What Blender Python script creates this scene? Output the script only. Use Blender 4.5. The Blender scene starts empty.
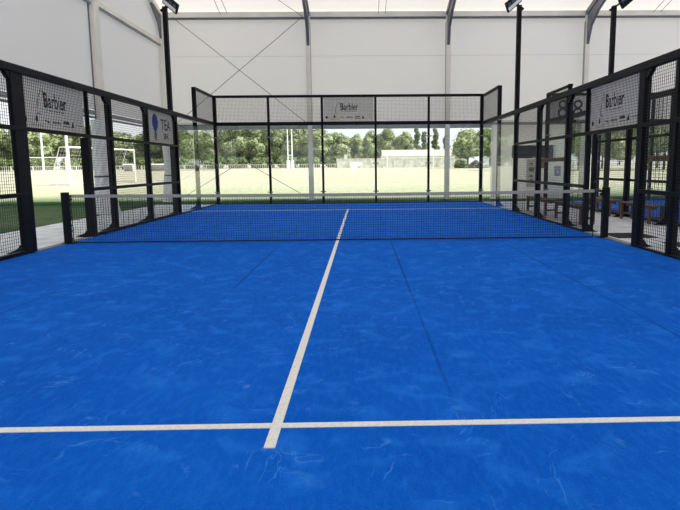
import bpy, bmesh, math, random
from mathutils import Vector, Matrix
random.seed(7)
S = bpy.context.scene
COL = S.collection
PI = math.pi

# ------------------------------------------------------------------ camera
cam_d = bpy.data.cameras.new('camera'); cam = bpy.data.objects.new('camera', cam_d); COL.objects.link(cam)
S.camera = cam
YAW, PIT, ROL, F = -0.01506, 0.12019, -0.00913, 513.54
cam_d.sensor_width = 36.0; cam_d.lens = F/680*36.0
cam_d.shift_x = -30.17/680; cam_d.shift_y = -26.11/680
cam_d.clip_start = 0.05; cam_d.clip_end = 1500
fw = Vector((-math.sin(YAW)*math.cos(PIT), math.cos(YAW)*math.cos(PIT), -math.sin(PIT)))
rt = Vector((math.cos(YAW), math.sin(YAW), 0)); up = rt.cross(fw)
r2 = rt*math.cos(ROL)+up*math.sin(ROL); u2 = -rt*math.sin(ROL)+up*math.cos(ROL)
M = Matrix((r2, u2, -fw)).transposed().to_4x4()
M.translation = Vector((0.4684, -9.5469, 1.3651))
cam.matrix_world = M

# ------------------------------------------------------------------ world, sun, exposure
w = bpy.data.worlds.new('sky'); S.world = w; w.use_nodes = True
nt = w.node_tree; bg = nt.nodes['Background']
tc = nt.nodes.new('ShaderNodeTexCoord'); mp = nt.nodes.new('ShaderNodeMapping'); mp.inputs['Scale'].default_value = (3, 3, 9)
nz = nt.nodes.new('ShaderNodeTexNoise'); nz.inputs['Scale'].default_value = 1.2; nz.inputs['Detail'].default_value = 5
cr = nt.nodes.new('ShaderNodeValToRGB')
cr.color_ramp.elements[0].position = .35; cr.color_ramp.elements[0].color = (.88, .95, 1.0, 1)
cr.color_ramp.elements[1].position = .62; cr.color_ramp.elements[1].color = (1, 1, 1, 1)
nt.links.new(tc.outputs['Generated'], mp.inputs['Vector']); nt.links.new(mp.outputs[0], nz.inputs['Vector'])
nt.links.new(nz.outputs['Fac'], cr.inputs[0]); nt.links.new(cr.outputs[0], bg.inputs['Color'])
bg.inputs['Strength'].default_value = 1.15
sd = bpy.data.lights.new('sun', 'SUN'); sd.energy = 8.4; sd.color = (1, .96, .88); sd.angle = math.radians(.6)
sun = bpy.data.objects.new('sun', sd); COL.objects.link(sun)
sun.rotation_euler = Vector((.70, -.10, .70)).to_track_quat('Z', 'Y').to_euler()
S.view_settings.view_transform = 'Standard'; S.view_settings.look = 'None'
S.view_settings.exposure = 0.0; S.view_settings.gamma = 1.0; S.view_settings.use_curve_mapping = False
S.cycles.use_denoising = True
S.cycles.max_bounces = 12; S.cycles.diffuse_bounces = 7; S.cycles.glossy_bounces = 4
S.cycles.transmission_bounces = 8; S.cycles.transparent_max_bounces = 16
S.cycles.sample_clamp_indirect = 8

# ------------------------------------------------------------------ materials
def mat(name, color=(.5, .5, .5), rough=.6, metal=0., var=.0, scale=8., bump=0., spec=.5, stretch=(1, 1, 1), col2=None, detail=4):
    m = bpy.data.materials.new(name); m.use_nodes = True; t = m.node_tree; b = t.nodes['Principled BSDF']
    b.inputs['Roughness'].default_value = rough; b.inputs['Metallic'].default_value = metal
    b.inputs['Specular IOR Level'].default_value = spec
    c = t.nodes.new('ShaderNodeTexCoord'); mpg = t.nodes.new('ShaderNodeMapping'); mpg.inputs['Scale'].default_value = stretch
    n = t.nodes.new('ShaderNodeTexNoise'); n.inputs['Scale'].default_value = scale; n.inputs['Detail'].default_value = detail
    t.links.new(c.outputs['Object'], mpg.inputs['Vector']); t.links.new(mpg.outputs[0], n.inputs['Vector'])
    r = t.nodes.new('ShaderNodeValToRGB'); r.color_ramp.elements[0].position = .3; r.color_ramp.elements[1].position = .7
    if col2 is None:
        a = tuple(max(0, x*(1-var)) for x in color); d = tuple(min(1, x*(1+var)) for x in color)
    else: a, d = color, col2
    r.color_ramp.elements[0].color = (*a, 1); r.color_ramp.elements[1].color = (*d, 1)
    t.links.new(n.outputs['Fac'], r.inputs[0]); t.links.new(r.outputs[0], b.inputs['Base Color'])
    if bump:
        bp = t.nodes.new('ShaderNodeBump'); bp.inputs['Strength'].default_value = bump; bp.inputs['Distance'].default_value = .01
        t.links.new(n.outputs['Fac'], bp.inputs['Height']); t.links.new(bp.outputs[0], b.inputs['Normal'])
    return m

def fabric(name, dif, tra, mix, seam=None):
    m = bpy.data.materials.new(name); m.use_nodes = True; t = m.node_tree
    for x in list(t.nodes):
        if x.type != 'OUTPUT_MATERIAL': t.nodes.remove(x)
    out = [x for x in t.nodes if x.type == 'OUTPUT_MATERIAL'][0]
    d = t.nodes.new('ShaderNodeBsdfDiffuse'); tr = t.nodes.new('ShaderNodeBsdfTranslucent'); mx = t.nodes.new('ShaderNodeMixShader')
    c = t.nodes.new('ShaderNodeTexCoord'); n = t.nodes.new('ShaderNodeTexNoise'); n.inputs['Scale'].default_value = .5; n.inputs['Detail'].default_value = 3
    t.links.new(c.outputs['Object'], n.inputs['Vector'])
    r = t.nodes.new('ShaderNodeValToRGB')
    r.color_ramp.elements[0].position = .3; r.color_ramp.elements[1].position = .7
    r.color_ramp.elements[0].color = (*[x*.97 for x in dif], 1); r.color_ramp.elements[1].color = (*dif, 1)
    t.links.new(n.outputs['Fac'], r.inputs[0]); t.links.new(r.outputs[0], d.inputs['Color'])
    tr.inputs['Color'].default_value = (*tra, 1); mx.inputs[0].default_value = mix
    t.links.new(d.outputs[0], mx.inputs[1]); t.links.new(tr.outputs[0], mx.inputs[2]); t.links.new(mx.outputs[0], out.inputs[0])
    return m

def glass_mat():
    m = bpy.data.materials.new('clear_glass'); m.use_nodes = True; t = m.node_tree
    for x in list(t.nodes):
        if x.type != 'OUTPUT_MATERIAL': t.nodes.remove(x)
    out = [x for x in t.nodes if x.type == 'OUTPUT_MATERIAL'][0]
    tr = t.nodes.new('ShaderNodeBsdfTransparent'); tr.inputs[0].default_value = (.965, .985, .975, 1)
    gl = t.nodes.new('ShaderNodeBsdfGlossy'); gl.inputs['Roughness'].default_value = .01
    lw = t.nodes.new('ShaderNodeLayerWeight'); lw.inputs[0].default_value = .5
    pw = t.nodes.new('ShaderNodeMath'); pw.operation = 'POWER'; pw.inputs[1].default_value = 4.6
    fr = t.nodes.new('ShaderNodeMath'); fr.operation = 'MULTIPLY_ADD'; fr.inputs[1].default_value = .93; fr.inputs[2].default_value = .04
    t.links.new(lw.outputs['Facing'], pw.inputs[0]); t.links.new(pw.outputs[0], fr.inputs[0])
    mx = t.nodes.new('ShaderNodeMixShader')
    t.links.new(fr.outputs[0], mx.inputs[0]); t.links.new(tr.outputs[0], mx.inputs[1]); t.links.new(gl.outputs[0], mx.inputs[2])
    t.links.new(mx.outputs[0], out.inputs[0]); return m

def turf_mat():
    m = bpy.data.materials.new('blue_turf'); m.use_nodes = True; t = m.node_tree; b = t.nodes['Principled BSDF']
    b.inputs['Roughness'].default_value = .9; b.inputs['Specular IOR Level'].default_value = .04
    c = t.nodes.new('ShaderNodeTexCoord')
    def noise(scale, stretch, lo, hi, det=6, rot=0, dist=0):
        mpg = t.nodes.new('ShaderNodeMapping'); mpg.inputs['Scale'].default_value = stretch; mpg.inputs['Rotation'].default_value = (0, 0, rot)
        n = t.nodes.new('ShaderNodeTexNoise'); n.inputs['Scale'].default_value = scale; n.inputs['Detail'].default_value = det
        n.inputs['Distortion'].default_value = dist
        r = t.nodes.new('ShaderNodeMapRange'); r.inputs[1].default_value = lo; r.inputs[2].default_value = hi
        t.links.new(c.outputs['Object'], mpg.inputs['Vector']); t.links.new(mpg.outputs[0], n.inputs['Vector'])
        t.links.new(n.outputs['Fac'], r.inputs[0]); return r.outputs[0], n.outputs['Fac']
    big, _ = noise(.9, (1, 1, 1), .3, .75, 5)
    fine, ff = noise(95, (1, 1, 1), .25, .8, 2)
    patch, _ = noise(4.2, (1, 1, 1), .50, .80, 9, .3, .5)
    grain, _ = noise(26, (1, .35, 1), .45, .85, 5, .2)
    def math_(op, a, b2=None):
        q = t.nodes.new('ShaderNodeMath'); q.operation = op; q.use_clamp = op == 'MULTIPLY'
        for i, vv in enumerate((a, b2)):
            if vv is None: continue
            if isinstance(vv, (int, float)): q.inputs[i].default_value = vv
            else: t.links.new(vv, q.inputs[i])
        return q.outputs[0]
    def scratch(scale, stretch, rot, wd, lo):
        # thin wandering scuffs where a noise crosses its middle value, only inside patches
        _, f = noise(scale, stretch, 0, 1, 3, rot, 1.2)
        d = math_('ABSOLUTE', math_('SUBTRACT', f, .5))
        r = t.nodes.new('ShaderNodeMapRange'); r.inputs[1].default_value = 0; r.inputs[2].default_value = wd; r.inputs[3].default_value = 1; r.inputs[4].default_value = 0
        t.links.new(d, r.inputs[0]); m2, _ = noise(scale*1.7, (1, 1, 1), lo, lo+.10, 4, rot+1)
        return math_('MULTIPLY', r.outputs[0], m2)
    s1 = scratch(1.3, (1, 2.2, 1), .4, .012, .56)
    s2 = scratch(1.7, (2.4, 1, 1), .2, .012, .57)
    s3 = scratch(2.3, (1, 1.2, 1), -.5, .014, .58)
    # seams where the turf rolls meet, every two metres
    sx = t.nodes.new('ShaderNodeSeparateXYZ'); t.links.new(c.outputs['Object'], sx.inputs[0])
    pp = math_('PINGPONG', math_('ADD', sx.outputs[0], 1.012), 1.0)
    sm = t.nodes.new('ShaderNodeMapRange'); sm.inputs[1].default_value = .004; sm.inputs[2].default_value = .018; sm.inputs[3].default_value = 1; sm.inputs[4].default_value = 0
    t.links.new(pp, sm.inputs[0])
    od, _ = noise(.35, (1, .6, 1), .42, .60, 4)
    seam = math_('MULTIPLY', sm.outputs[0], od)
    def mixc(fac, a, bcol, k=1.):
        mx = t.nodes.new('ShaderNodeMix'); mx.data_type = 'RGBA'
        mu = t.nodes.new('ShaderNodeMath'); mu.operation = 'MULTIPLY'; mu.inputs[1].default_value = k
        t.links.new(fac, mu.inputs[0]); t.links.new(mu.outputs[0], mx.inputs[0])
        if isinstance(a, tuple): mx.inputs[6].default_value = (*a, 1)
        else: t.links.new(a, mx.inputs[6])
        mx.inputs[7].default_value = (*bcol, 1); return mx.outputs[2]
    x = mixc(fine, (.001, .070, .43), (.004, .125, .63))
    x = mixc(big, x, (.008, .165, .76), .35)
    x = mixc(patch, x, (.025, .23, .84), .55)
    x = mixc(grain, x, (.02, .21, .80), .35)
    for s in (s1, s2, s3): x = mixc(s, x, (.10, .36, .90), .42)
    x = mixc(seam, x, (.001, .03, .20), .7)
    t.links.new(x, b.inputs['Base Color'])
    bp = t.nodes.new('ShaderNodeBump'); bp.inputs['Strength'].default_value = .35; bp.inputs['Distance'].default_value = .01
    t.links.new(ff, bp.inputs['Height']); t.links.new(bp.outputs[0], b.inputs['Normal'])
    return m

def ground_mat():
    m = bpy.data.materials.new('field_grass'); m.use_nodes = True; t = m.node_tree; b = t.nodes['Principled BSDF']
    b.inputs['Roughness'].default_value = .9; b.inputs['Specular IOR Level'].default_value = .0
    c = t.nodes.new('ShaderNodeTexCoord'); n = t.nodes.new('ShaderNodeTexNoise'); n.inputs['Scale'].default_value = .09; n.inputs['Detail'].default_value = 9
    n2 = t.nodes.new('ShaderNodeTexNoise'); n2.inputs['Scale'].default_value = 4; n2.inputs['Detail'].default_value = 6
    t.links.new(c.outputs['Object'], n.inputs['Vector']); t.links.new(c.outputs['Object'], n2.inputs['Vector'])
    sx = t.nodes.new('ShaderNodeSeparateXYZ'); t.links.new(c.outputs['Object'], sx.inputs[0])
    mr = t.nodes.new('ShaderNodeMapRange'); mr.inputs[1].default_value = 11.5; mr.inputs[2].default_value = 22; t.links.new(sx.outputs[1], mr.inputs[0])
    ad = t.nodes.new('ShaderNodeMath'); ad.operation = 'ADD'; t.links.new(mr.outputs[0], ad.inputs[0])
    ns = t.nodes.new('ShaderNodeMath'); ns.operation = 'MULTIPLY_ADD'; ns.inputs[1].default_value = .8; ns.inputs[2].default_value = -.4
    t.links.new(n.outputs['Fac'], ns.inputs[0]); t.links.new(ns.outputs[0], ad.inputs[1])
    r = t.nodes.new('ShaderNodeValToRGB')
    r.color_ramp.elements[0].position = .0; r.color_ramp.elements[0].color = (.022, .065, .026, 1)  # greener grass near the hall, with the hall's shade also darkened into the colour
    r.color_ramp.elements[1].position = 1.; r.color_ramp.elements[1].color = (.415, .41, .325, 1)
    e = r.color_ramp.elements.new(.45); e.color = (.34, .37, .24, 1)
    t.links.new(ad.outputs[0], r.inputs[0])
    mx = t.nodes.new('ShaderNodeMix'); mx.data_type = 'RGBA'; mx.blend_type = 'MULTIPLY'; mx.inputs[0].default_value = 1
    r2_ = t.nodes.new('ShaderNodeValToRGB'); r2_.color_ramp.elements[0].position = .3; r2_.color_ramp.elements[0].color = (.8, .8, .75, 1)
    r2_.color_ramp.elements[1].position = .65; r2_.color_ramp.elements[1].color = (1.05, 1.05, 1.05, 1)
    t.links.new(n2.outputs['Fac'], r2_.inputs[0]); t.links.new(r.outputs[0], mx.inputs[6]); t.links.new(r2_.outputs[0], mx.inputs[7])
    t.links.new(mx.outputs[2], b.inputs['Base Color']); return m

def leaf_mat(name, a, d, scale=2.0):
    m = mat(name, a, .7, 0, scale=scale, col2=d, spec=.25, detail=3)
    for n_ in m.node_tree.nodes:
        if n_.type == 'VALTORGB': n_.color_ramp.elements[0].position = .40; n_.color_ramp.elements[1].position = .60
    return m

BLACK = mat('black_powder_coat', (.006, .0068, .0105), .5, .0, .25, 3, spec=.12)
NETB = mat('black_net_cord', (.008, .008, .010), .7, 0, .2, 20)
WIRE = mat('black_mesh_wire', (.010, .011, .014), .45, 0, .2, 20)
WHITE = mat('white_line_fibre', (.78, .78, .74), .8, 0, .10, 60, .2)
TAPE = mat('white_net_tape', (.42, .395, .36), .7, 0, .05, 10)
TURF = turf_mat()
CONC = mat('concrete', (.60, .625, .66), .8, 0, .16, 2.2, .1)
KERB = mat('dark_kerb', (.20, .20, .20), .8, 0, .2, 6, .1)
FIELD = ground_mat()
GLASS = glass_mat()
ROOF = fabric('roof_fabric', (.88, .85, .81), (.70, .665, .63), .41)
WALLF = fabric('wall_fabric', (.93, .915, .91), (.90, .88, .90), .57)
SEAM = mat('fabric_seam', (.66, .66, .65), .8, 0, .05, 5)
CREAM = mat('cream_aluminium', (.80, .77, .70), .5, .1, .06, 2)
#ALU = mat('pale_aluminium', (.62, .64, .68), .5, .05, .08, 2)
STEEL = mat('grey_steel', (.16, .165, .18), .5, .3, .15, 3)
GREYB = mat('grey_beam', (.30, .31, .34), .5, .2, .1, 3)
CABLE = mat('steel_cable', (.09, .09, .09), .5, .5, .1, 5)
WRAP = mat('white_plastic_wrap', (.84, .85, .88), .45, 0, .08, 5, .4, stretch=(1, 1, .3))
BANNER = fabric('banner_cloth', (.93, .91, .88), (.92, .90, .87), .48)
INK = mat('black_ink', (.02, .02, .025), .7, 0, .1, 5)
GINK = mat('grey_ink', (.16, .16, .16), .7, 0, .1, 5)
BLUE = mat('blue_ink', (.004, .05, .42), .6, 0, .1, 5)
WOOD = mat('brown_wood', (.085, .045, .028), .6, 0, .3, 6, .2, stretch=(1, .15, 1), col2=(.17, .095, .06))
LENS = mat('floodlight_lens', (.93, .93, .90), .25, 0, .03, 5)
CELL = mat('floodlight_cell', (.10, .105, .12), .4, .4, .1, 5)
RUBBER = mat('black_rubber_mat', (.018, .017, .017), .9, 0, .3, 30, .3)
PANELW = fabric('white_wall_sheet', (.92, .90, .89), (.93, .91, .91), .75)
DKBAN = mat('dark_grey_banner', (.045, .05, .06), .7, 0, .2, 4)
PAPER = mat('cream_poster_paper', (.60, .57, .48), .8, 0, .1, 6)
ORANGE = mat('orange_brown_print', (.42, .13, .05), .6, 0, .15, 8)
WPAINT = mat('white_paint', (.80, .80, .80), .5, 0, .04, 5)
PLASTER = mat('pale_plaster', (.62, .62, .56), .8, 0, .25, 1.2)
STAND = mat('stand_seating', (.46, .47, .36), .8, 0, .2, 1.0)
BARK = mat('tree_bark', (.075, .06, .045), .9, 0, .3, 3, .5)
LEAF = leaf_mat('leaf_mid_green', (.065, .11, .05), (.38, .42, .22))
LEAFD = leaf_mat('leaf_dark_green', (.02, .05, .018), (.20, .25, .09))
LEAFP = leaf_mat('leaf_poplar', (.08, .12, .05), (.18, .23, .10))
STONE = mat('grey_rubble', (.12, .12, .10), .9, 0, .5, 2, .5)
NETW = mat('white_goal_net', (.75, .75, .75), .7, 0, .05, 5)

# ------------------------------------------------------------------ mesh helpers
class MB:
    def __init__(s): s.v = []; s.f = []
    def add(s, vs, fs):
        k = len(s.v); s.v += [tuple(v) for v in vs]; s.f += [tuple(i+k for i in f) for f in fs]; return s
    def box(s, x0, x1, y0, y1, z0, z1):
        x0, x1 = sorted((x0, x1)); y0, y1 = sorted((y0, y1)); z0, z1 = sorted((z0, z1))
        return s.add([(x0, y0, z0), (x1, y0, z0), (x1, y1, z0), (x0, y1, z0), (x0, y0, z1), (x1, y0, z1), (x1, y1, z1), (x0, y1, z1)],
                     [(3, 2, 1, 0), (4, 5, 6, 7), (0, 1, 5, 4), (1, 2, 6, 5), (2, 3, 7, 6), (3, 0, 4, 7)])
    def tube(s, p, q, r, n=8, r2=None):
        p = Vector(p); q = Vector(q); d = (q-p).normalized(); r2 = r if r2 is None else r2
        a = d.orthogonal().normalized(); b = d.cross(a); vs = []
        for c, rr in ((p, r), (q, r2)):
            for i in range(n):
                t = 2*PI*i/n; vs.append(c+(a*math.cos(t)+b*math.sin(t))*rr)
        return s.add(vs, [(i, (i+1) % n, n+(i+1) % n, n+i) for i in range(n)]+[tuple(range(n-1, -1, -1)), tuple(range(n, 2*n))])
    def bar(s, p, q, w, h, upv=(0, 0, 1)):
        p = Vector(p); q = Vector(q); d = (q-p).normalized(); u = Vector(upv); a = d.cross(u).normalized(); b = a.cross(d)
        vs = [c+a*w/2*i+b*h/2*j for c in (p, q) for i, j in ((-1, -1), (1, -1), (1, 1), (-1, 1))]
        return s.add(vs, [(3, 2, 1, 0), (4, 5, 6, 7), (0, 1, 5, 4), (1, 2, 6, 5), (2, 3, 7, 6), (3, 0, 4, 7)])
    def prism(s, pts, vec):
        n = len(pts); vec = Vector(vec); P = [Vector(p) for p in pts]
        return s.add(P+[p+vec for p in P], [tuple(range(n-1, -1, -1)), tuple(range(n, 2*n))]+[(i, (i+1) % n, n+(i+1) % n, n+i) for i in range(n)])
    def build(s, name, m, parent=None, bevel=0., smooth=False):
        me = bpy.data.meshes.new(name); me.from_pydata(s.v, [], s.f)
        bm = bmesh.new(); bm.from_mesh(me); bmesh.ops.recalc_face_normals(bm, faces=bm.faces)
        if bevel: bmesh.ops.bevel(bm, geom=bm.edges[:]+bm.verts[:], offset=bevel, segments=2, affect='EDGES', profile=.5)
        bm.to_mesh(me); bm.free(); me.materials.append(m)
        if smooth:
            for p in me.polygons: p.use_smooth = True
        o = bpy.data.objects.new(name, me); COL.objects.link(o)
        if parent: o.parent = parent
        return o

def tag(o, label=None, cat=None, group=None, kind=None):
    if label: o['label'] = label
    if cat: o['category'] = cat
    if group: o['group'] = group
    if kind: o['kind'] = kind
    return o
def empty(name, loc=(0, 0, 0), rz=0, label=None, cat=None, group=None):
    o = bpy.data.objects.new(name, None); COL.objects.link(o); o.location = loc; o.rotation_euler = (0, 0, rz)
    o.empty_display_size = .1
    return tag(o, label, cat, group)
def kids(o): return [c for c in bpy.data.objects if c.parent == o]
def dup(o, loc, rz=None, label=None, parent=None, scale=None):
    c = o.copy(); COL.objects.link(c)
    if parent is not None: c.parent = parent
    else:
        c.location = loc
        if rz is not None: c.rotation_euler = (0, 0, rz)
        if scale is not None: c.scale = scale
    if label: c['label'] = label
    for k in kids(o):
        dup(k, None, parent=c)
    return c
def box(name, m, x0, x1, y0, y1, z0, z1, parent=None, bevel=0.): return MB().box(x0, x1, y0, y1, z0, z1).build(name, m, parent, bevel)
def text(name, s, size, m, parent, loc, extr=.001, sx=1., bold=0.):
    cu = bpy.data.curves.new(name, 'FONT'); cu.body = s; cu.size = size; cu.extrude = extr; cu.offset = bold; cu.align_x = 'CENTER'; cu.align_y = 'CENTER'
    cu.resolution_u = 4
    t = bpy.data.objects.new(name, cu); COL.objects.link(t)
    dg = bpy.context.evaluated_depsgraph_get(); dg.update()
    me = bpy.data.meshes.new_from_object(t.evaluated_get(dg)); bpy.data.objects.remove(t)
    for v in me.vertices:
        x, y, z = v.co; v.co = (x*sx, -z, y)
    me.materials.clear(); me.materials.append(m)
    o = bpy.data.objects.new(name, me); COL.objects.link(o); o.parent = parent; o.location = loc; return o

# ------------------------------------------------------------------ terrain and floors
def gz(y):
    t = min(1, max(0, (y-13)/11)); t = t*t*(3-2*t)
    return .35*t + (.0085*(y-24) if y > 24 else 0)
xs = [-260+20*i for i in range(27)]
ys = [-60, -30, 0, 8, 10.3, 12, 13, 14.5, 16, 18, 20, 22, 24, 30, 40, 60, 80, 100, 120, 140, 160, 200, 260]
mb = MB(); vs = [(x, y, gz(y)-.03) for y in ys for x in xs]; n = len(xs)
mb.add(vs, [(j*n+i, j*n+i+1, (j+1)*n+i+1, (j+1)*n+i) for j in range(len(ys)-1) for i in range(n-1)])
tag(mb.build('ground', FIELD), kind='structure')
tag(box('floor', CONC, -7.4, 21, -13, 10.45, -.3, -.012), kind='structure')

def court(cx, lab, prefix_lab):
    t = empty('court_turf_surface', (cx, 0, 0), 0, lab, 'court floor')
    box('turf', TURF, -5, 5, -10, 10, -.011, 0.0, t)
    h = .004
    box('court_line', WHITE, -5, 5, -6.975, -6.925, .0005, h, t)
    box('court_line', WHITE, -5, 5, 6.925, 6.975, .0005, h, t)
    box('court_line', WHITE, -.028, .028, -7.17, 7.15, .0005, h+.001, t)
    return t
court(0, 'blue artificial turf court with white lines filling the foreground', '')
court(12.5, 'blue turf surface of the second court beyond the right fence', '')

# ------------------------------------------------------------------ hall shell
XL, XR, YB, YF = -7.55, 20.7, 12.0, -12.0
ZE = 7.50; SL = .33; ZR = ZE + SL*12
def wall(name, m, pts, vec): return tag(MB().prism(pts, vec).build(name, m), kind='structure')
LOWZ = 3.15
wall('wall_back', WALLF, [(XL, YB+.05, LOWZ), (XR, YB+.05, LOWZ), (XR, YB+.05, ZE+.05), (XL, YB+.05, ZE+.05)], (0, .004, 0))
wall('wall_front', WALLF, [(XL, YF-.05, LOWZ), (XR, YF-.05, LOWZ), (XR, YF-.05, ZE+.05), (XL, YF-.05, ZE+.05)], (0, -.004, 0))
gp = lambda X: [(X, YF, LOWZ), (X, YB, LOWZ), (X, YB, ZE), (X, 0, ZR), (X, YF, ZE)]
wall('wall_left', WALLF, gp(XL-.05), (-.004, 0, 0))
wall('wall_right', WALLF, gp(XR+.05), (.004, 0, 0))
mb = MB()
for sg in (1, -1):
    mb.add([(XL, sg*12.15, ZE+.03), (XR, sg*12.15, ZE+.03), (XR, 0, ZR+.08), (XL, 0, ZR+.08)], [(0, 1, 2, 3)])
tag(mb.build('ceiling', ROOF), kind='structure')
# hems and welded seams of the wall fabric
tag(box('trim_1', SEAM, XL, XR, YB+.040, YB+.046, 5.845, 5.86), kind='structure')
# eave beam and lower rails
tag(box('beam', CREAM, XL, XR, 11.86, 12.02, 7.33, 7.54, bevel=.01), kind='structure')
tag(box('beam', STEEL, XL, XR, 11.90, 12.0, 7.27, 7.33), kind='structure')  # dark strip standing in for the shadow gap under the eave beam
tag(box('beam', GREYB, XL, XR, 11.95, 12.06, 2.93, 3.15), kind='structure')
tag(box('beam', GREYB, XL-.10, XL-.0, YF, YB, 3.0, 3.12), kind='structure')
tag(box('beam', STEEL, XL-.10, XL-.02, YF, YB, 2.90, 2.95), kind='structure')
tag(MB().box(XL-.02, XL+.10, YF, YB, 6.27, 6.43).build('beam', CREAM, None, .01), kind='structure')
tag(box('beam', GREYB, XL+.0, XL+.06, YF, YB, 6.22, 6.25), kind='structure')
COLS = [-7.45, -1.63, 4.0, 9.63, 15.1, 20.6]
for x in COLS:
    for sg in (1, -1):
        p = empty('pillar', (x, sg*11.82, 0)); p['kind'] = 'structure'
        s = sg
        b = MB(); b.box(-.085, .085, -.07, .10, 0, 7.35); b.build('shaft', CREAM, p, .006)
        b = MB()
        for e in (-1, 1): b.box(e*.085, e*.097, -.02, .11, 0, 7.1)
        b.build('flange', GREYB, p)
        b = MB(); b.box(-.17, .17, -.17, .17, 0, .025); b.build('base_plate', STEEL, p)
        b = MB()      # haunch: dark tapering web below the rafter
        if x < -7: b.prism([(-.05, -.07*s, 6.5), (-.05, -.07*s, 7.35), (-.05, -.9*s, 7.35+.8*SL), (-.05, -.9*s, 7.3+.8*SL), (-.05, -.3*s, 7.1)], (.08, 0, 0))
        else: b.prism([(-.05, -.07*s, 6.2), (-.05, -.07*s, 7.35), (-.05, -2.4*s, 7.35+2.3*SL), (-.05, -2.4*s, 7.12+2.3*SL), (-.05, -.9*s, 7.25), (-.05, -.35*s, 6.85)], (.10, 0, 0))
        b.build('haunch', STEEL, p)
        b = MB(); b.bar((0, .05*s, 7.42), (0, -11.8*s, 7.42+11.85*SL), .17, .20, (0, 0, 1)); b.build('rafter', CREAM if x < -7 else STEEL, p)
# gable column
for y in (6.6, 0, -6.6):
    p = empty('pillar', (XL+.06, y, 0)); p['kind'] = 'structure'
    MB().box(-.08, .08, -.16, .16, 0, ZE+(12-abs(y))*SL-.1).build('shaft', CREAM, p, .006)
    b = MB()
    for e in (-1, 1): b.box(-.09, -.06, e*.16, e*.185, 0, ZE+(12-abs(y))*SL-.1)
    b.build('flange', STEEL, p); box('base_plate', STEEL, -.15, .15, -.22, .22, 0, .02, p)
# wall bracing cables and roof cables
def cable(pts, lab, grp='crossing brace cables on the back wall'):
    b = MB()
    for p, q in pts: b.tube(p, q, .011, 5)
    return tag(b.build('brace_cable', CABLE), lab, 'cable', grp)
yc = 11.70
cable([((-6.95, yc, 7.3), (-1.8, yc, 3.2))], 'thin dark cable falling to the right across the upper left back wall')
cable([((-6.95, yc-.03, 3.2), (-1.8, yc-.03, 7.3))], 'thin dark cable rising to the right across the upper left back wall')
cable([((-6.95, yc, 3.15), (-1.8, yc, .15))], 'thin dark cable falling to the right in the open gap below the back wall')
cable([((-6.95, yc-.03, .15), (-1.8, yc-.03, 3.15))], 'thin dark cable rising to the right in the open gap below the back wall')
zr = lambda y: ZE+(12-y)*SL-.08
for x, lab in ((-5.1, 'left pair of thin cables under the roof near the left light pole'), (1.2, 'pair of thin cables under the roof above the back sponsor banner'), (12.3, 'pair of thin cables under the roof at the far right of the hall')):
    cable([((x, 11.9, zr(11.9)), (x-.25*0, 4, zr(4))), ((x+.28, 11.9, zr(11.9)), (x+.28, 4, zr(4)))], lab, 'thin cables running under the roof')
cable([((-1.85, 11.8, 7.35), (-5.5, 7.5, zr(7.5)))], 'thin diagonal cable under the roof at the second back pillar', 'thin cables running under the roof')

# white plastic wrap round the two left pillars
def wrap(x, y, prof, lab, seed, strapz):
    rnd = random.Random(seed); t = empty('pillar_wrap', (x, y, 0), 0, lab, 'plastic wrap', 'white wraps on the left pillars')
    n = 40; ph = [rnd.uniform(0, 6) for _ in range(6)]; b = MB(); rows = 24; z0, z1 = prof[0][0], prof[-1][0]
    def rad(z):
        for (a, ra), (c, rc) in zip(prof, prof[1:]):
            if a <= z <= c: return ra+(rc-ra)*(z-a)/(c-a)
        return prof[-1][1]
    vs = []
    for j in range(rows+1):
        z = z0+(z1-z0)*j/rows; r = rad(z)
        for i in range(n):
            a = 2*PI*i/n; q = r*(1+.10*math.sin(5*a+ph[0]+z)+.07*math.sin(9*a+ph[1]-2*z)+.05*math.sin(14*a+ph[2]+3*z))
            vs.append((q*math.cos(a)*.8, q*math.sin(a), z))
    b.add(vs, [(j*n+i, j*n+(i+1) % n, (j+1)*n+(i+1) % n, (j+1)*n+i) for j in range(rows) for i in range(n)])
    b.add([vs[rows*n+i] for i in range(n)], [tuple(range(n))])
    b.build('sheet', WRAP, t, smooth=True)
    for sz in strapz:
        r = rad(sz)*1.16; b = MB()
        for i in range(n):
            a, c = 2*PI*i/n, 2*PI*(i+1)/n
            b.bar((r*math.cos(a)*.8, r*math.sin(a), sz), (r*math.cos(c)*.8, r*math.sin(c), sz), .01, .035)
        b.build('strap', RUBBER, t)
wrap(XL+.06, 6.6, [(0, .44), (.4, .38), (1.1, .31), (2.85, .34)], 'white plastic wrapped round the left wall pillar behind the net post', 3, (1.15,))
wrap(-7.45, 11.82, [(0, .34), (.3, .30), (1.2, .20), (2.85, .22)], 'white plastic wrapped round the back left corner pillar, flared at its foot', 4, (1.1,))

# ------------------------------------------------------------------ wire mesh, fence, glass
def mesh_panel(parent, axis, a0, a1, z0, z1, c, step=.05, r=.0026):
    """welded wire mesh in a plane; axis 'x' or 'y' is the running direction, c the other coordinate"""
    b = MB(); n = max(1, round((a1-a0)/step)); k = max(1, round((z1-z0)/step))
    for i in range(n+1):
        a = a0+(a1-a0)*i/n
        if axis == 'x': b.box(a-r, a+r, c-r, c+r, z0, z1)
        else: b.box(c-r, c+r, a-r, a+r, z0, z1)
    for j in range(k+1):
        z = z0+(z1-z0)*j/k
        if axis == 'x': b.box(a0, a1, c+r, c+3*r, z-r, z+r)
        else: b.box(c+r, c+3*r, a0, a1, z-r, z+r)
    return b.build('mesh_panel', WIRE, parent)

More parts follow.
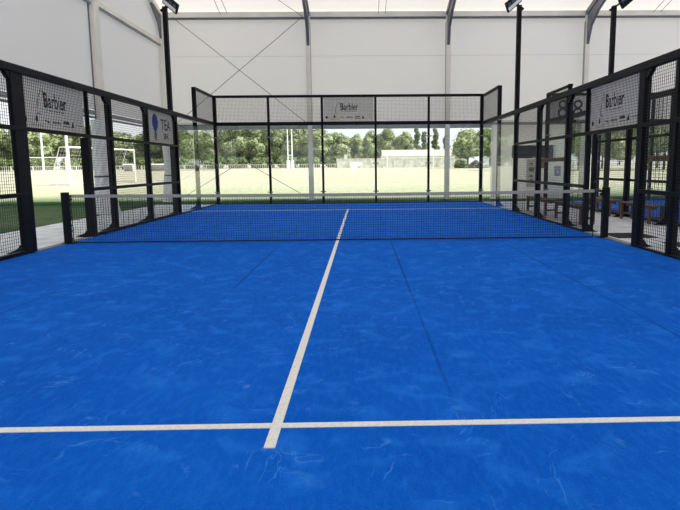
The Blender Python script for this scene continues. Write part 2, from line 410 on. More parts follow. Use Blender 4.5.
def back_wall(x0, lab):
    t = empty('back_wall_enclosure', (x0, 10, 0), 0, lab, 'court wall', 'back walls of the courts')
    for i in range(6):
        x = -5+2*i; cn = i in (0, 5); wv = .06 if cn else .04
        p = box('post', BLACK, x-wv, x+wv, .015, .13, 0, 4.03, t, .004)
        for z in (.45, 1.5, 2.5):
            b = MB(); b.box(x-.10, x+.10, -.012, .015, z-.02, z+.02); b.build('clamp', STEEL, p)
        box('base_foot', BLACK, x-.09, x+.09, .0, .32, 0, .015, p)
    for i in range(5):
        x = -5+2*i
        box('glass_panel', GLASS, x+.06, x+1.94, -.005, .005, .03, 2.93, t)
        mesh_panel(t, 'x', x+.05, x+1.95, 3.06, 3.97, .03)
    box('rail', BLACK, -5.05, 5.05, -.0, .10, 3.95, 4.04, t, .004)
    box('rail', BLACK, -5.05, 5.05, -.01, .10, 2.93, 3.06, t, .004)
    box('rail', BLACK, -5.05, 5.05, -.01, .10, 0.0, .03, t)
    return t
back_wall(0, 'black framed glass and mesh back wall across the far end of the near court')
back_wall(12.5, 'black framed glass and mesh back wall of the second court at right')

YR = [7.85, 5.88, 3.88, 1.98, .93, -1.09, -2.03, -3.95, -5.85]
YL = [7.98, 6.08, 3.98, 2.02, 1.03, -1.05, -2.03, -3.95, -5.85]
def side_fence(x0, sg, lab, YS=None):
    """sg: outward direction of the fence; YS: post positions along it"""
    YS = YS or YR; Y8, Y6, Y4, Y2, YO, YN = YS[:6]
    t = empty('side_fence', (x0, 0, 0), 0, lab, 'fence', 'mesh and glass side fences of the courts')
    X = lambda a, b: (min(sg*a, sg*b), max(sg*a, sg*b))
    # posts
    for y in YS:
        d, wd, top = .13, .085, 3.0
        if y == Y8: d, wd, top = .13, .07, 4.04
        if y == YO: d, wd, top = (.16, .12, 2.0) if x0 < 0 else (.10, .08, 2.0)
        if y == YN: d, wd = (.08, .30) if x0 < 0 else (.12, .17)
        if y == Y6: d, wd, top = .12, .09, 3.0
        xa, xb = X(.012, .012+d)
        b = MB().box(xa, xb, y-wd/2, y+wd/2, 0, top)
        if y == YO: b.box(*X(.012, .09), y+.02, y+.065, 2.0, 3.0)
        p = b.build('post', BLACK, t, .004)
        # foot plate and outward triangular foot
        b = MB().prism([(sg*.1, y-.01, .0), (sg*.36, y-.01, .0), (sg*.36, y-.01, .02), (sg*.25, y-.01, .06), (sg*.17, y-.01, .16), (sg*.1, y-.01, .2)], (0, .02, 0))
        b.box(*X(.0, .38), y-.07, y+.07, 0, .015); b.build('foot', BLACK, p)
        # rounded gusset under the top rail on the near side
        if y not in (YO,):
            q = [(sg*.02, y, 2.92)]; r = .24
            for k in range(7):
                a = PI/2*k/6; q.append((sg*.02, y-r+r*math.sin(a)*1.0-.04, 2.92-r+r*math.cos(a)))
            q = [(sg*.02, y, 2.95), (sg*.02, y-r-.05, 2.95)]
            for k in range(7):
                a = PI/2*k/6; q.append((sg*.02, y-.05-r*math.cos(a), 2.93-r*.75*math.sin(a)*math.sin(a)))
            q.append((sg*.02, y, 2.93-r*.95))
            MB().prism(q, (sg*.07, 0, 0)).build('gusset', BLACK, p)
    yend = YS[-1]
    # rails
    box('rail', BLACK, *X(-.01, .11), yend, Y8-.05, 2.91, 3.03, t, .004)
    box('rail', BLACK, *X(-.01, .13), Y8-.05, 10.0, 2.93, 3.06, t, .004)
    box('rail', BLACK, *X(0, .09), Y8-.05, 10.0, 3.96, 4.04, t, .004)
    for a, c in ((YO, Y6), (yend, YN)):
        for z in (.93, 2.0): box('rail', BLACK, *X(.0, .07), a, c, z, z+.065, t, .003)
        box('rail', BLACK, *X(.0, .07), a, c, 0.0, .06, t, .003)
    box('rail', BLACK, *X(.0, .07), YN, YO, 2.0, 2.065, t, .003)
    box('rail', BLACK, *X(.0, .06), Y6, 10, 0.0, .03, t)
    # glass
    for a, c in ((Y8+.05, 9.97), (Y6+.06, Y8-.05)): box('glass_panel', GLASS, *X(-.005, .005), a, c, .03, 2.92, t)
    mesh_panel(t, 'y', Y8+.05, 9.97, 3.06, 3.96, sg*.03)
    # mesh in the bays
    for c, a in zip(YS[1:], YS[2:]):
        if c == YO: continue
        for z0, z1 in ((.06, .93), (.995, 2.0), (2.065, 2.91)):
            mesh_panel(t, 'y', a+(.08 if a == YN else .045), c-(.08 if c == YN else .045), z0, z1, sg*.065)
    for z0, z1 in ((2.065, 2.91),): mesh_panel(t, 'y', YN+.1, YO+.01, z0, z1, sg*.065)
    return t
side_fence(-5, -1, 'tall black mesh fence with glass end along the left side of the near court', YL)
side_fence(5, 1, 'tall black mesh fence with glass end along the right side of the near court').location.z = -.035
side_fence(7.5, -1, 'black mesh fence of the second court, behind the wooden benches')

# open gate leaf outside the right fence
g_ = empty('gate_leaf', (5.22, .98, 0), 0, 'narrow black gate leaf standing open outward from the right fence', 'gate')
b = MB(); dv = Vector((.50, 1.02, 0)); 
for t_ in (0, 1): b.bar(Vector((0, 0, .04))+dv*t_, Vector((0, 0, 2.03))+dv*t_, .05, .05, (1, 0, 0))
b.build('stile', BLACK, g_)
b = MB()
for z in (.07, 1.0, 2.0): b.bar(Vector((0, 0, z)), Vector((0, 0, z))+dv, .04, .05)
b.build('crossbar', BLACK, g_)
b = MB()
for i in range(1, 22): b.bar(Vector((0, 0, .07))+dv*i/22, Vector((0, 0, 2.0))+dv*i/22, .004, .004, (1, 0, 0))
for i in range(1, 39): b.bar(Vector((0, 0, .05*i+.05)), Vector((0, 0, .05*i+.05))+dv, .004, .004)
b.build('mesh_panel', WIRE, g_)
b = MB(); b.tube(dv*.94+Vector((-.07, 0, 1.05)), dv*.94+Vector((.07, 0, 1.05)), .012); b.tube(dv*.94+Vector((-.07, 0, 1.05)), dv*.84+Vector((-.07, 0, 1.05)), .012)
b.build('handle', BLACK, g_)
# kerbs below the openings
for sg, nm in ((-1, 'left'), (1, 'right')):
    tag(box('threshold_kerb', KERB, *sorted((sg*5.0, sg*5.14)), -.95, .8, -.012, .012), 'dark threshold strip in the %s opening beside the net post' % nm, 'kerb')

# ------------------------------------------------------------------ light poles
def pole(x, y, z1, lab, arm, flip):
    t = empty('light_pole', (x, y, 0), 0, lab, 'light pole', 'black floodlight poles')
    box('shaft', BLACK, -.06, .06, -.06, .06, 0, z1, t, .004)
    box('base_plate', BLACK, -.14, .14, -.14, .14, 0, .02, t)
    # arm carrying one floodlight turned in over the court
    u = Vector((.72*arm, -.10, -.62*flip)).normalized()
    nrm = Vector((-.15*arm, -.72, -.62)); nrm = (nrm-u*nrm.dot(u)).normalized(); v = nrm.cross(u).normalized()
    if v.z < 0: v = -v
    c = Vector((.21*arm, -.10, z1+.05))
    if flip < 0: c = Vector((.34*arm, -.1, z1+.18))
    fl = MB(); L, Wd, T = .26, .15, .035
    def slab(b, cu, cv, hu, hv, n0, n1):
        P = [c+u*(cu+i*hu)+v*(cv+j*hv)+nrm*k for k in (n0, n1) for i, j in ((-1, -1), (1, -1), (1, 1), (-1, 1))]
        b.add(P, [(3, 2, 1, 0), (4, 5, 6, 7), (0, 1, 5, 4), (1, 2, 6, 5), (2, 3, 7, 6), (3, 0, 4, 7)])
    slab(fl, 0, 0, L, Wd, -T, T); h = fl.build('floodlight_housing', BLACK, t, .004)
    b = MB(); slab(b, 0, -.06, L-.03, .055, *((T, T+.006) if flip > 0 else (-T-.006, -T))); b.build('lens', LENS, h)
    b = MB()
    for k in (-1, 0, 1): slab(b, k*.155, .07, .055, .045, T, T+.006)
    b.build('driver_cell', CELL, h)
    b = MB(); b.bar(Vector((0, 0, z1-.05)), c-nrm*.04, .05, .05, (0, 1, 0)); b.bar(Vector((-.12*arm, -.0, z1-.12)), Vector((.05*arm, 0, z1-.0)), .06, .07, (0, 1, 0)); b.build('bracket', BLACK, t)
    return t
pole(-5.14, 5.95, 5.98, 'black floodlight pole rising from the left fence', 1, 1)
pole(5.09, 5.95, 5.98, 'black floodlight pole rising from the right fence of the near court', -1, 1)
pole(7.86, 5.95, 5.95, 'black floodlight pole on the second court fence at far right', 1, -1)

# ------------------------------------------------------------------ net
t = empty('padel_net', (0, 0, 0), 0, 'black padel net with white top tape stretched across the court', 'net')
XA, XB = -4.90, 4.81
for x in (-5.0, 5.03):
    p = MB().box(x-.055, x+.055, -.05, .05, 0, .95).build('net_post', BLACK, t, .006)
    b = MB().box(x-.12, x+.12, -.09, .09, 0, .012); b.build('base_plate', BLACK, p)
    s = 1 if x < 0 else -1
    b = MB(); b.box(*sorted((x+s*.05, x+s*.12)), -.03, .03, .86, .90); b.tube((x+s*.08, -.03, .82), (x+s*.08, .03, .82), .03, 10); b.build('winder', BLACK, p)
zt = lambda x: .885+.025*(x/5)**2
N = 60; b = MB(); vs = []
for i in range(N+1):
    x = XA+(XB-XA)*i/N; z = zt(x)
    vs += [(x, -.009, z-.055), (x, -.009, z), (x, .009, z), (x, .009, z-.055)]
b.add(vs, [(4*i+k, 4*i+(k+1) % 4, 4*i+4+(k+1) % 4, 4*i+4+k) for i in range(N) for k in range(4)]+[(0, 1, 2, 3), (4*N, 4*N+1, 4*N+2, 4*N+3)])
b.build('top_tape', TAPE, t)
b = MB(); r = .0024; nx = 216
for i in range(nx+1):
    x = XA+(XB-XA)*i/nx; b.box(x-r, x+r, -r, r, .02, zt(x)-.05)
for k in range(19):
    pz = lambda x: .025+(zt(x)-.08)*(k/18)
    for i in range(12):
        xa = XA+(XB-XA)*i/12; xb = XA+(XB-XA)*(i+1)/12
        b.bar((xa, 0, pz(xa)), (xb, 0, pz(xb)), 2*r, 2*r)
b.build('netting', NETB, t)
b = MB(); b.box(XA, XB, -.006, .006, .006, .026); b.box(XA-.006, XA+.006, -.006, .006, .02, zt(XA)-.02); b.box(XB-.006, XB+.006, -.006, .006, .02, zt(XB)-.02)
b.build('border_cord', NETB, t)
b = MB(); b.tube((-4.96, 0, .87), (XA, 0, .88), .008); b.tube((XB, 0, .88), (4.94, 0, .87), .008); b.build('tension_cable', CABLE, t)
rnd = random.Random(2); pts = [Vector((-4.91+.03*math.sin(k*1.3), -.02-.01*math.cos(k), .84-.82*k/16)) for k in range(17)]
pts += [Vector((-4.9+.05*math.cos(k), -.02+.03*math.sin(k*1.7), .02+.01*(k % 3))) for k in range(8)]
b = MB()
for p_, q_ in zip(pts, pts[1:]): b.tube(p_, q_, .007, 5)
b.build('lacing_cord', NETB, t)

# ------------------------------------------------------------------ banners
def sponsor_banner(loc, rz, W, H, lab):
    t = empty('sponsor_banner', loc, rz, lab, 'banner', 'grey sponsor banners hung on the fences')
    box('cloth', BANNER, -W/2, W/2, 0, .004, 0, H, t)
    k = W/1.85; y = -.0015
    text('lettering', 'Barbier', .35*k, INK, t, (.02*k, y, H*.60), sx=.64, bold=.005)
    # the tall thin hand drawn strokes
    b = MB()
    def stroke(pts, w):
        for p_, q_ in zip(pts, pts[1:]): b.bar((p_[0], y, p_[1]), (q_[0], y, q_[1]), .003, w, (0, 1, 0)) if False else b.prism([(p_[0]-w, y, p_[1]), (p_[0]+w, y, p_[1]), (q_[0]+w, y, q_[1]), (q_[0]-w, y, q_[1])], (0, .002, 0))
    cx, cz = -.40*k, H*.60
    stroke([(cx-.10*k, cz-.22*k), (cx-.08*k, cz-.05*k), (cx-.03*k, cz+.08*k), (cx+.03*k, cz+.17*k)], .007)
    stroke([(cx+.08*k, cz+.17*k), (cx+.10*k, cz+.0*k), (cx+.14*k, cz-.13*k), (cx+.16*k, cz-.17*k)], .007)
    stroke([(cx+.17*k, cz-.10*k), (cx+.18*k, cz+.10*k)], .012)
    b.prism([(cx-.12*k, y, cz-.235*k), (cx-.0*k, y, cz-.225*k), (cx-.0*k, y, cz-.215*k), (cx-.12*k, y, cz-.22*k)], (0, .002, 0))
    for i in range(7): b.box((-.15+.065*i)*k, (-.115+.065*i)*k, y, y+.002, H*.60-.165*k, H*.60-.145*k)
    b.build('emblem', INK, t)
    # row of small partner marks
    b = MB(); z0 = H*.17
    def disc(cx, cz, r, n=12): b.prism([(cx+r*math.cos(2*PI*i/n), y, cz+r*math.sin(2*PI*i/n)) for i in range(n)], (0, .002, 0))
    disc(-.82*k, z0, .045*k); disc(-.53*k, z0+.015*k, .04*k); b.prism([(-.555*k, y, z0+.04*k), (-.505*k, y, z0+.04*k), (-.52*k, y, z0+.10*k)], (0, .002, 0))
    b.box(-.69*k, -.36*k, y, y+.002, z0-.075*k, z0-.068*k)
    b.box(-.30*k, -.24*k, y, y+.002, z0, z0+.02*k); b.box(-.24*k, -.18*k, y, y+.002, z0-.02*k, z0+.005*k)
    for i in range(5): b.box((-.09+.05*i)*k, (-.055+.05*i)*k, y, y+.002, z0-.02*k, z0+(.015+.01*(i % 2))*k)
    for i in range(4): b.box((.24+.045*i)*k, (.275+.045*i)*k, y, y+.002, z0-.005*k, z0+.045*k)
    b.box(.22*k, .44*k, y, y+.002, z0-.05*k, z0-.035*k)
    b.prism([(.48*k, y, z0-.05*k), (.58*k, y, z0-.05*k), (.53*k, y, z0+.06*k)], (0, .002, 0))
    for i in range(6): b.box((.64+.045*i)*k, (.66+.045*i)*k, y, y+.002, z0-.01*k, z0+.01*k)
    b.build('partner_marks', INK, t)
    b = MB()
    for sx in (-1, 1):
        for sz in (.04, H-.04): b.tube((sx*(W/2-.03), -.004, sz), (sx*(W/2-.03), .006, sz), .012, 8)
    b.build('eyelet', STEEL, t)
    return t
sponsor_banner((-5.085, .045, 2.07), PI/2, 1.92, .83, 'grey Barbier sponsor banner above the left opening, nearest the camera on the left')
sponsor_banner((5.085, -.03, 2.035), -PI/2, 1.88, .83, 'grey Barbier sponsor banner above the right opening by the net')
sponsor_banner((0, 10.045, 3.07), 0, 1.86, .87, 'grey Barbier sponsor banner in the middle of the far back wall')
# banner of the second court, dark rounded lettering
t = empty('club_banner', (8.5, 10.045, 3.07), 0, 'pale banner with bold dark marks on the second court back wall', 'banner')
box('cloth', BANNER, -.93, .93, 0, .004, 0, .87, t)
for cx in (-.45, .12, .62):
    for cz, r in ((.56, .17), (.25, .19)):
        n = 20; vs = []
        for i in range(n+1):
            a = 2*PI*i/n
            for q, y_ in ((r, -.002), (r-.08, -.002), (r-.08, 0), (r, 0)): vs.append((cx+q*math.cos(a), y_, cz+q*math.sin(a)))
        MB().add(vs, [(4*i+k, 4*i+(k+1) % 4, 4*i+4+(k+1) % 4, 4*i+4+k) for i in range(n) for k in range(4)]).build('ring_mark', INK, t)
# TEA banner
t = empty('club_banner', (-5.085, 5.03, 2.07), PI/2, 'grey banner with a blue balloon emblem and the letters TEA on the left fence', 'banner')
box('cloth', BANNER, -.98, .98, 0, .004, 0, .83, t)
b = MB(); b.prism([(-.42+.20*math.sin(a)*(1 if math.cos(a) > 0 else 1-.35*abs(math.cos(a))), -.002, .52+.25*math.cos(a)) for a in [2*PI*i/28 for i in range(28)]], (0, .002, 0))
b.build('emblem', BLUE, t)
b = MB(); b.prism([(-.52, -.002, .27), (-.32, -.002, .27), (-.36, -.002, .09), (-.48, -.002, .09)], (0, .002, 0))
b.box(-.50, -.34, -.002, 0, .06, .08); b.build('basket_mark', GINK, t)
text('lettering', 'TEA', .42, INK, t, (.32, -.0015, .50), sx=.95, bold=.004)
text('lettering', 'SER', .20, INK, t, (.32, -.0015, .19), sx=1.1, bold=.004)

# ------------------------------------------------------------------ benches, racks, mats between the courts
def bench(x, y0, y1, lab, back=False):
    t = empty('wooden_bench', (x, (y0+y1)/2, 0), 0, lab, 'bench', 'low wooden benches between the courts'); h = (y1-y0)/2
    for k in range(3): box('seat_slat', WOOD, -.17+.12*k, -.07+.12*k, -h, h, .40, .435, t, .004)
    for s in (-1, 1):
        yy = s*(h-.12)
        for sx in (-1, 1): box('leg', WOOD, sx*.14-.03, sx*.14+.03, yy-.035, yy+.035, 0, .40, t, .004)
        box('crossbar', WOOD, -.11, .11, yy-.025, yy+.025, .12, .17, t)
    box('apron', WOOD, -.025, .025, -h+.1, h-.1, .33, .40, t)
    return t
bench(5.62, 2.0, 3.75, 'brown wooden bench against the right fence, second from the back')
bench(5.62, 4.25, 6.0, 'brown wooden bench against the right fence, nearest the back wall')
bench(7.18, 1.95, 3.45, 'brown wooden bench by the second court fence, nearest the camera')
bench(7.18, 3.85, 5.4, 'brown wooden bench by the second court fence, behind the right net post')
def rack(y0, y1, z, lab):
    t = empty('coat_rail', (7.33, (y0+y1)/2, z), 0, lab, 'coat rail', 'wooden rails on the second court fence'); h = (y1-y0)/2
    box('board', WOOD, -.02, .02, -h, h, -.07, .07, t, .004)
    b = MB()
    for k in range(6): yy = -h+.15+(2*h-.3)*k/5; b.tube((-.02, yy, -.02), (-.07, yy, .0), .008, 6)
    b.build('hook', BLACK, t)
    b = MB()
    for s in (-1, 1): b.box(.0, .06, s*(h-.1)-.02, s*(h-.1)+.02, -.04, .04)
    b.build('bracket', BLACK, t)
rack(1.95, 3.2, 1.50, 'brown wooden rail on the second court fence, nearest the camera')
rack(7.9, 10.2, 1.56, 'brown wooden rail on the second court fence, nearest the back wall')
def doormat(x0, x1, y0, y1, lab):
    t = empty('rubber_mat', ((x0+x1)/2, (y0+y1)/2, -.012), 0, lab, 'mat', 'dark rubber mats on the concrete'); a = (x1-x0)/2; c = (y1-y0)/2
    box('pad', RUBBER, -a, a, -c, c, 0, .012, t, .003)
    b = MB(); b.box(-a+.03, a-.03, -c+.03, -c+.05, .012, .016); b.box(-a+.03, a-.03, c-.05, c-.03, .012, .016)
    for k in range(int((2*a-.1)/.06)): b.box(-a+.06+.06*k, -a+.085+.06*k, -c+.07, c-.07, .012, .016)
    b.build('rib', RUBBER, t)
doormat(5.28, 6.05, -.05, .65, 'dark rubber doormat on the concrete outside the right opening')
doormat(5.75, 6.75, -1.35, -.65, 'dark rubber doormat behind the right fence, nearer the camera')

# ------------------------------------------------------------------ white end wall between the courts with notices
tag(box('wall_divider', PANELW, 5.75, 9.0, 11.55, 11.63, 0, 3.0), kind='structure')
yw = 11.545
t = empty('notice_banner', (7.45, yw, 1.66), 0, 'dark grey banner across the white end wall behind the benches', 'banner')
box('cloth', DKBAN, -.85, .85, -.006, .0, 0, .52, t)
b = MB()
for k in range(3): b.prism([(.02+.12*k, -.008, -.0), (.10+.12*k, -.008, .0), (.06+.12*k, -.008, .07)], (0, .002, 0))
b.build('white_marks', WPAINT, t)
t = empty('notice_poster', (7.42, yw, .48), 0, 'cream poster with small emblems on the white end wall', 'poster')
box('sheet', PAPER, -.21, .21, -.006, 0, 0, 1.14, t)
b = MB()
for cz, r in ((.95, .04), (.72, .09), (.45, .05), (.25, .08)): b.prism([(r*1.3*math.cos(2*PI*i/14), -.008, cz+r*math.sin(2*PI*i/14)) for i in range(14)], (0, .002, 0))
b.build('printed_emblem', GINK, t)
t = empty('orange_notice', (7.80, yw, 1.25), 0, 'small orange brown notice right of the cream poster', 'notice')
box('sheet', ORANGE, -.13, .13, -.02, 0, 0, .33, t)
b = MB(); b.box(-.13, .13, -.024, -.02, .26, .33); b.box(-.13, .13, -.024, -.02, 0, .04); b.build('dark_border', INK, t)
t = empty('blue_sign', (8.50, yw, .93), 0, 'small blue sign with a white square mark on the white end wall', 'sign')
box('plate', BLUE, -.13, .13, -.01, 0, 0, .40, t)
b = MB(); b.box(-.06, .06, -.013, -.01, .10, .12); b.box(-.06, .06, -.013, -.01, .27, .29); b.box(-.02, .02, -.013, -.01, .17, .21)
b.build('white_symbol', WPAINT, t)

# ------------------------------------------------------------------ sports field
def goal(loc, rz, W, H, D, r, lab, net=True):
    t = empty('football_goal', loc, rz, lab, 'goal', 'white football goals on the field')
    for s in (-1, 1): MB().tube((s*W/2, 0, 0), (s*W/2, 0, H+r), r, 10).build('goalpost', WPAINT, t)
    MB().tube((-W/2, 0, H), (W/2, 0, H), r, 10).build('crossbar', WPAINT, t)
    if net:
        b = MB()
        for s in (-1, 1):
            b.tube((s*W/2, 0, H), (s*W/2, D*.4, H), r*.5, 6); b.tube((s*W/2, D*.4, H), (s*W/2, D, 0), r*.5, 6); b.tube((s*W/2, 0, .03), (s*W/2, D, .03), r*.5, 6)
        b.tube((-W/2, D, .03), (W/2, D, .03), r*.5, 6); b.build('net_frame', WPAINT, t)
        b = MB(); q = .005
        for i in range(int(W/.24)+1):
            x = -W/2+.24*i; b.bar((x, D*.4, H), (x, D, 0), q, q, (1, 0, 0)); b.bar((x, 0, H), (x, D*.4, H), q, q, (1, 0, 0))
        for k in range(11):
            f = k/10; b.bar((-W/2, D*(.4+.6*f), H*(1-f)), (W/2, D*(.4+.6*f), H*(1-f)), q, q)
            for s in (-1, 1): b.bar((s*W/2, 0, H*(1-f)), (s*W/2, D*(.4+.6*f), H*(1-f)), q, q)
        b.build('goal_net', NETW, t)
    return t
# near goal seen obliquely on the left, far goals
ga = Vector((-18.6, 24.5, 0)); gb = Vector((-17.2, 31.0, 0)); d = gb-ga
goal(((ga.x+gb.x)/2, (ga.y+gb.y)/2, gz(27.5)), math.atan2(d.y, d.x), d.length, 2.44, 1.6, .06, 'large white football goal seen side on beyond the left fence')
goal((-47.1, 68, gz(68)), 0, 7.32, 2.44, 1.6, .07, 'distant white football goal seen through the left opening')
goal((8.13, 72, gz(72)), 0, 7.32, 2.44, 1.2, .05, 'distant slim white football goal in front of the grandstand')
# rugby posts
def mast(loc, h, r, lab, lean=0):
    t = empty('white_mast', loc, 0, lab, 'mast', 'tall white masts on the field')
    MB().tube((0, 0, 0), (lean, 0, h), r, 10, r*.6).build('shaft', WPAINT, t)
    MB().box(-r*1.8, r*1.8, -r*1.8, r*1.8, 0, .06).build('base_plate', WPAINT, t)
mast((-48.0, 70, gz(70)), 8.5, .16, 'slender tall white mast seen through the left opening')
mast((-18.95, 25.0, gz(25)), 6.5, .10, 'thick tall white mast beside the side-on football goal')
mast((-32.0, 92, gz(92)), 10, .20, 'tall white mast seen just right of the far left court corner')
t = empty('rugby_posts', (-15.2, 104, gz(104)), 0, 'tall white rugby posts with white padded feet on the far field', 'rugby posts')
for x, y in ((-.6, 1.0), (.6, -1.0)):
    p = MB().tube((x, y, 0), (x, y, 10), .13, 8).build('upright', WPAINT, t)
    MB().tube((x, y, 0), (x, y, 1.9), .38, 10).build('pad', WPAINT, p)
MB().tube((-.6, 1, 3), (.6, -1, 3), .12, 8).build('crossbar', WPAINT, t)
# perimeter fence
def pfence(x0, x1, y, h, lab):
    t = empty('perimeter_fence', ((x0+x1)/2, y, gz(y)), 0, lab, 'fence'); L = (x1-x0)/2
    b = MB(); b.box(-L, L, -.03, .03, h-.08, h); b.box(-L, L, -.03, .03, .1, .16); b.build('rail', WPAINT, t)
    b = MB(); n = int(2*L/.45)
    for i in range(n): x = -L+2*L*i/n; b.box(x-.05, x+.05, -.015, .015, .1, h-.05)
    b.build('pale_infill', PLASTER, t)
    n = int(2*L/5)
    b = MB()
    for i in range(n+1): x = -L+2*L*i/n; b.box(x-.08, x+.08, -.08, .08, 0, h+.06)
    b.build('post', WPAINT, t)
pfence(-120, -6.0, 116, 1.05, 'long low white fence in front of the left tree row')
# dugouts
def dugout(x, y, w, lab):
    t = empty('dugout', (x, y, gz(y)), 0, lab, 'dugout', 'white team dugouts by the far fence')
    q = [(0, 0), (0, .3)]; r = []
    prof = [(-.7, 0), (-.7, 1.0), (-.45, 1.35), (.1, 1.45), (.7, 1.25), (.7, 1.18), (.1, 1.38), (-.42, 1.28), (-.62, .98), (-.62, 0)]
    MB().prism([(-w/2, -a, z) for a, z in prof], (w, 0, 0)).build('shell', WPAINT, t)
    for s in (-1, 1): MB().prism([(s*w/2, -a, z) for a, z in ((-.7, 0), (-.7, 1), (-.45, 1.35), (.1, 1.45), (.4, 1.35), (.1, 0))], (s*.05, 0, 0)).build('side_panel', WPAINT, t)
    box('seat', PLASTER, -w/2, w/2, .1, .5, .4, .45, t)
dugout(-46.3, 95, 1.7, 'small white dugout by the far fence, left one'); dugout(-40.4, 95, 2.7, 'longer white dugout by the far fence, right one')
# tall white triangular ball screen
t = empty('white_ramp_screen', (-.45, 75, gz(75)), .7, 'white triangular screen lying on the field below the sponsor banner', 'screen')
MB().prism([(-.7, 0, 0), (1.4, 0, 1.3), (-1.3, 0, 1.35)], (0, .08, 0)).build('sheet', WPAINT, t)
b = MB(); b.tube((-.7, .1, 0), (-.7, .1, 1.35), .03, 6); b.tube((1.35, .1, 0), (1.35, .1, 1.3), .03, 6); b.build('frame', WPAINT, t)
# boundary wall, stand
t = empty('boundary_wall', (10.0, 119, gz(119)), 0, 'long low pale boundary wall below the grandstand', 'wall')
box('wall_body', PLASTER, -15.8, 17, 0, .3, -.3, 2.15, t); box('coping', PLASTER, -15.9, 17.1, -.05, .35, 2.15, 2.3, t)
b = MB()
for i in range(12): b.box(-15.6+2.8*i, -15.4+2.8*i, -.08, 0, -.3, 2.15)
b.build('pilaster', PLASTER, t)
box('chimney', PLASTER, -13.9, -13.2, .3, .9, 2.1, 3.3, t)
t = empty('grandstand', (15.6, 126, gz(126)), 0, 'long pale grandstand with sloping seating behind the boundary wall', 'grandstand')
b = MB(); b.prism([(-9.8, 0, 2.6), (-9.8, 0, 2.9), (-9.8, 4, 4.6), (-9.8, 4, 2.6)], (19.6, 0, 0)); b.build('seating_bank', STAND, t)
box('front_wall', WPAINT, -10, 11, -.2, 0, -.4, 2.55, t)
box('side_wall', PLASTER, -10, -9.8, 0, 4, -.4, 3, t); box('side_wall', PLASTER, 9.8, 10, 0, 4, -.4, 3, t)

# ------------------------------------------------------------------ trees
def crown_mesh(name, seed, W, H, z0, m, leaves=3200, blobs=22, ls=.30, taper=0., zt_=1.0, cs=1.0):
    """crown of leaf tufts spread over overlapping lobes, unit metres"""
    r = random.Random(seed); b = MB(); L = []
    for i in range(blobs):
        t = r.random(); a = r.uniform(0, 2*PI); prof = math.sin(PI*min(1, (.12+.80*t)))**.6*(1-taper*t)
        q = W/2*prof*math.sqrt(r.random())*.75
        br = W*(.17+.10*r.random())*(1-.5*taper*t)*cs
        L.append((Vector((q*math.cos(a), q*math.sin(a), z0+br*.7+(H-z0-br*1.6)*t)), br))
    for c, br in L:                                     # dense inner lobes
        bm = bmesh.new(); bmesh.ops.create_icosphere(bm, subdivisions=2, radius=1)
        vs = [(c+v.co*br*.80*(1+.18*r.uniform(-1, 1))) for v in bm.verts]; bm.verts.index_update()
        fs = [tuple(x.index for x in f.verts) for f in bm.faces]; bm.free(); b.add(vs, fs)
    for i in range(leaves):
        c, br = L[r.randrange(len(L))]
        d = Vector((r.gauss(0, 1), r.gauss(0, 1), r.gauss(0, 1))).normalized(); p = c+d*br*(.82+.30*r.random())
        s = ls*(.6+.8*r.random()); nn = (d+Vector((r.gauss(0, .6), r.gauss(0, .6), r.gauss(0, .6)))).normalized()
        a = nn.orthogonal().normalized(); e = nn.cross(a); an = r.uniform(0, 2*PI); a, e = a*math.cos(an)+e*math.sin(an), e*math.cos(an)-a*math.sin(an)
        b.add([p-a*s, p-e*s*.55+nn*s*.15, p+a*s, p+e*s*.55+nn*s*.15], [(0, 1, 2, 3)])
    o = b.build('crown', m); me = o.data; bpy.data.objects.remove(o); me.name = name; return me
def trunk_mesh(name, seed, h, r0):
    r = random.Random(seed); b = MB(); p = Vector((0, 0, -.2)); pr = r0*1.3
    for k in range(5):
        q = Vector((r.uniform(-.12, .12)*h*.1, r.uniform(-.12, .12)*h*.1, h*(k+1)/5)); rr = r0*(1-.13*k); b.tube(p, q, pr, 9, rr); p = q; pr = rr
    for k in range(6):
        a = k*1.05+r.random(); z = h*(.55+.07*k); q = Vector((math.cos(a)*h*.28, math.sin(a)*h*.28, z+h*.30)); b.tube((0, 0, z), q, r0*.45, 6, r0*.15)
    o = b.build('trunk', BARK); me = o.data; bpy.data.objects.remove(o); me.name = name; return me
KINDS = {
 'broad': [(crown_mesh('broad_crown_a', 1, 9.5, 14, 1.6, LEAF), trunk_mesh('trunk_a', 1, 6, .28)), (crown_mesh('broad_crown_b', 2, 9.5, 14, 1.4, LEAF), trunk_mesh('trunk_b', 2, 6, .28)), (crown_mesh('broad_crown_c', 3, 10, 14, 1.8, LEAF), trunk_mesh('trunk_c', 3, 6, .3))],
 'dark': [(crown_mesh('dark_crown_a', 4, 9.5, 14, 1.6, LEAFD), trunk_mesh('trunk_d', 4, 6, .28))],
 'poplar': [(crown_mesh('poplar_crown', 5, 3.0, 14, .8, LEAFP, 2600, 34, .2, .45, cs=1.25), trunk_mesh('trunk_e', 5, 5, .18))],
 'park': [(crown_mesh('park_crown_a', 6, 8, 10, 2.7, LEAFD, 3800, 20, .16), trunk_mesh('trunk_f', 6, 6, .22)), (crown_mesh('park_crown_b', 8, 7.6, 10, 2.6, LEAF, 3800, 20, .16), trunk_mesh('trunk_g', 8, 6, .20))],
 'bush': [(crown_mesh('bush_crown', 9, 6, 3.2, .1, LEAFD, 1400, 14, .2), trunk_mesh('trunk_h', 9, 1.2, .08))],
}
def tree(kind, var, x, y, sw, sh, rz, lab, grp, nm='tree'):
    cm, tm = KINDS[kind][var]; t = empty(nm, (x, y, gz(y)-.05), rz, lab, 'tree' if kind != 'bush' else 'bush', grp); t.scale = (sw, sw, sh)
    for n_, me in (('crown', cm), ('trunk', tm)):
        o = bpy.data.objects.new(n_, me); COL.objects.link(o); o.parent = t
    return t
rnd = random.Random(11)
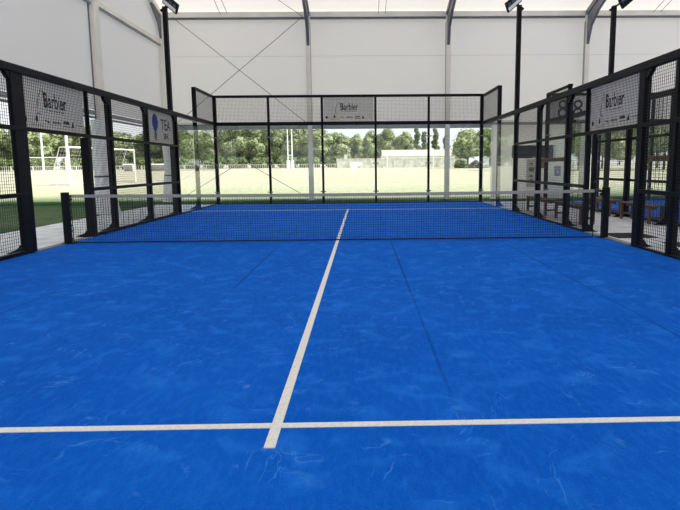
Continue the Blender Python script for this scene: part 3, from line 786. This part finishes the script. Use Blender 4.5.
tops = [(-103, 15.2), (-96, 13.8), (-89, 14.5), (-82, 15.2), (-75, 13.6), (-68, 11.8), (-61.5, 12.2), (-55, 14.8), (-48.5, 15.6), (-42, 14.8), (-36, 15.4), (-29.5, 14.9), (-23.5, 15.0), (-17.5, 13.6), (-12, 12.6), (-6.6, 11.2)]
for i, (x, h) in enumerate(tops):
    tree('broad', i % 3, x, 140+rnd.uniform(-2, 3), .98+.1*rnd.random(), (h-1.2)/14, rnd.uniform(0, 6), 'leafy green tree in the unbroken row behind the field on the left', 'tree row behind the field')
for i, (x, h) in enumerate(tops[:-1]):
    tree('dark', 0, x+3.2, 147+rnd.uniform(-1, 2), 1.0, (h-2.2)/14, rnd.uniform(0, 6), 'darker tree filling the gaps behind the left tree row', 'darker trees behind the tree row')
for i in range(16):
    tree('bush', 0, -103+6.4*i, 130+rnd.uniform(-1, 1), 1.15, 1.05, rnd.uniform(0, 6), 'dark bush at the foot of the left tree row', 'dark bushes under the tree row', 'bush')
for x, h, s, lab in ((-.8, 9.6, .62, 'smaller round tree behind the white chimney of the boundary wall'), (3.6, 10.6, .66, 'round tree left of the grandstand'), (8.2, 11.6, .74, 'tallest round tree behind the left end of the grandstand'), (12.9, 10.2, .66, 'round tree behind the middle of the grandstand')):
    tree('broad', int(x) % 3, x, 141, s, (h)/14, x, lab, 'round trees behind the grandstand')
for x, h, lab in ((17.4, 11.8, 'slim poplar left of its slim neighbours behind the grandstand'), (19.6, 10.6, 'slim shorter poplar in the middle of the three behind the grandstand'), (23.2, 11.6, 'slim poplar seen beside the second back wall post from the right'), (26.4, 9.6, 'slim poplar nearly hidden behind the pale back pillar')):
    tree('poplar', 0, x, 150, 1.0, h/14, x, lab, 'slim poplars behind the grandstand')
tree('park', 1, 22.6, 98, 1.1, .82, 1, 'broad dark tree right of the grandstand by the right court corner', 'large trees right of the grandstand')
tree('park', 0, 28.0, 101, 1.05, .84, 2, 'broad dark tree behind the right glass corner', 'large trees right of the grandstand')
tree('bush', 0, 20.5, 95, .55, .55, 1, 'low grey green bush under the broad tree by the right court corner', 'bushes under the right trees', 'bush')
# rubble mound
b = MB(); r_ = random.Random(5)
for k in range(60):
    a = r_.uniform(-1, 1); z = (1-abs(a))*r_.random()*1.5; s = .25+.3*r_.random(); c = Vector((a*2.2, r_.uniform(-.6, .6), z))
    bm = bmesh.new(); bmesh.ops.create_icosphere(bm, subdivisions=1, radius=1)
    vs = [c+Vector((v.co.x*s*r_.uniform(.7, 1.3), v.co.y*s, v.co.z*s*.8)) for v in bm.verts]; bm.verts.index_update(); fs = [tuple(q.index for q in f.verts) for f in bm.faces]; bm.free(); b.add(vs, fs)
o = b.build('rubble_mound', STONE); o.location = (23.3, 93, gz(93)); tag(o, 'grey mound of rubble at the foot of the broad right tree', 'mound')
# trees on the right beyond the second court
PK = [(29, 58), (33.5, 62), (37.5, 57), (42, 61), (46.5, 58), (51, 62), (26.5, 66), (57, 66), (31, 72), (39.5, 74), (48, 73)]
for i, (x, y) in enumerate(PK):
    tree('park', i % 2, x, y, .75, .95+.1*rnd.random(), i*1.1, 'park tree with bare dark trunk seen through the right fence', 'park trees right of the field')
for i in range(9):
    tree('broad', i % 3, 40+9.5*i, 128+rnd.uniform(-3, 3), 1.1, .85, i, 'distant tree far behind the park trees on the right', 'distant trees on the right')
pfence(30, 110, 84, 1.3, 'pale low fence behind the park trees on the right')
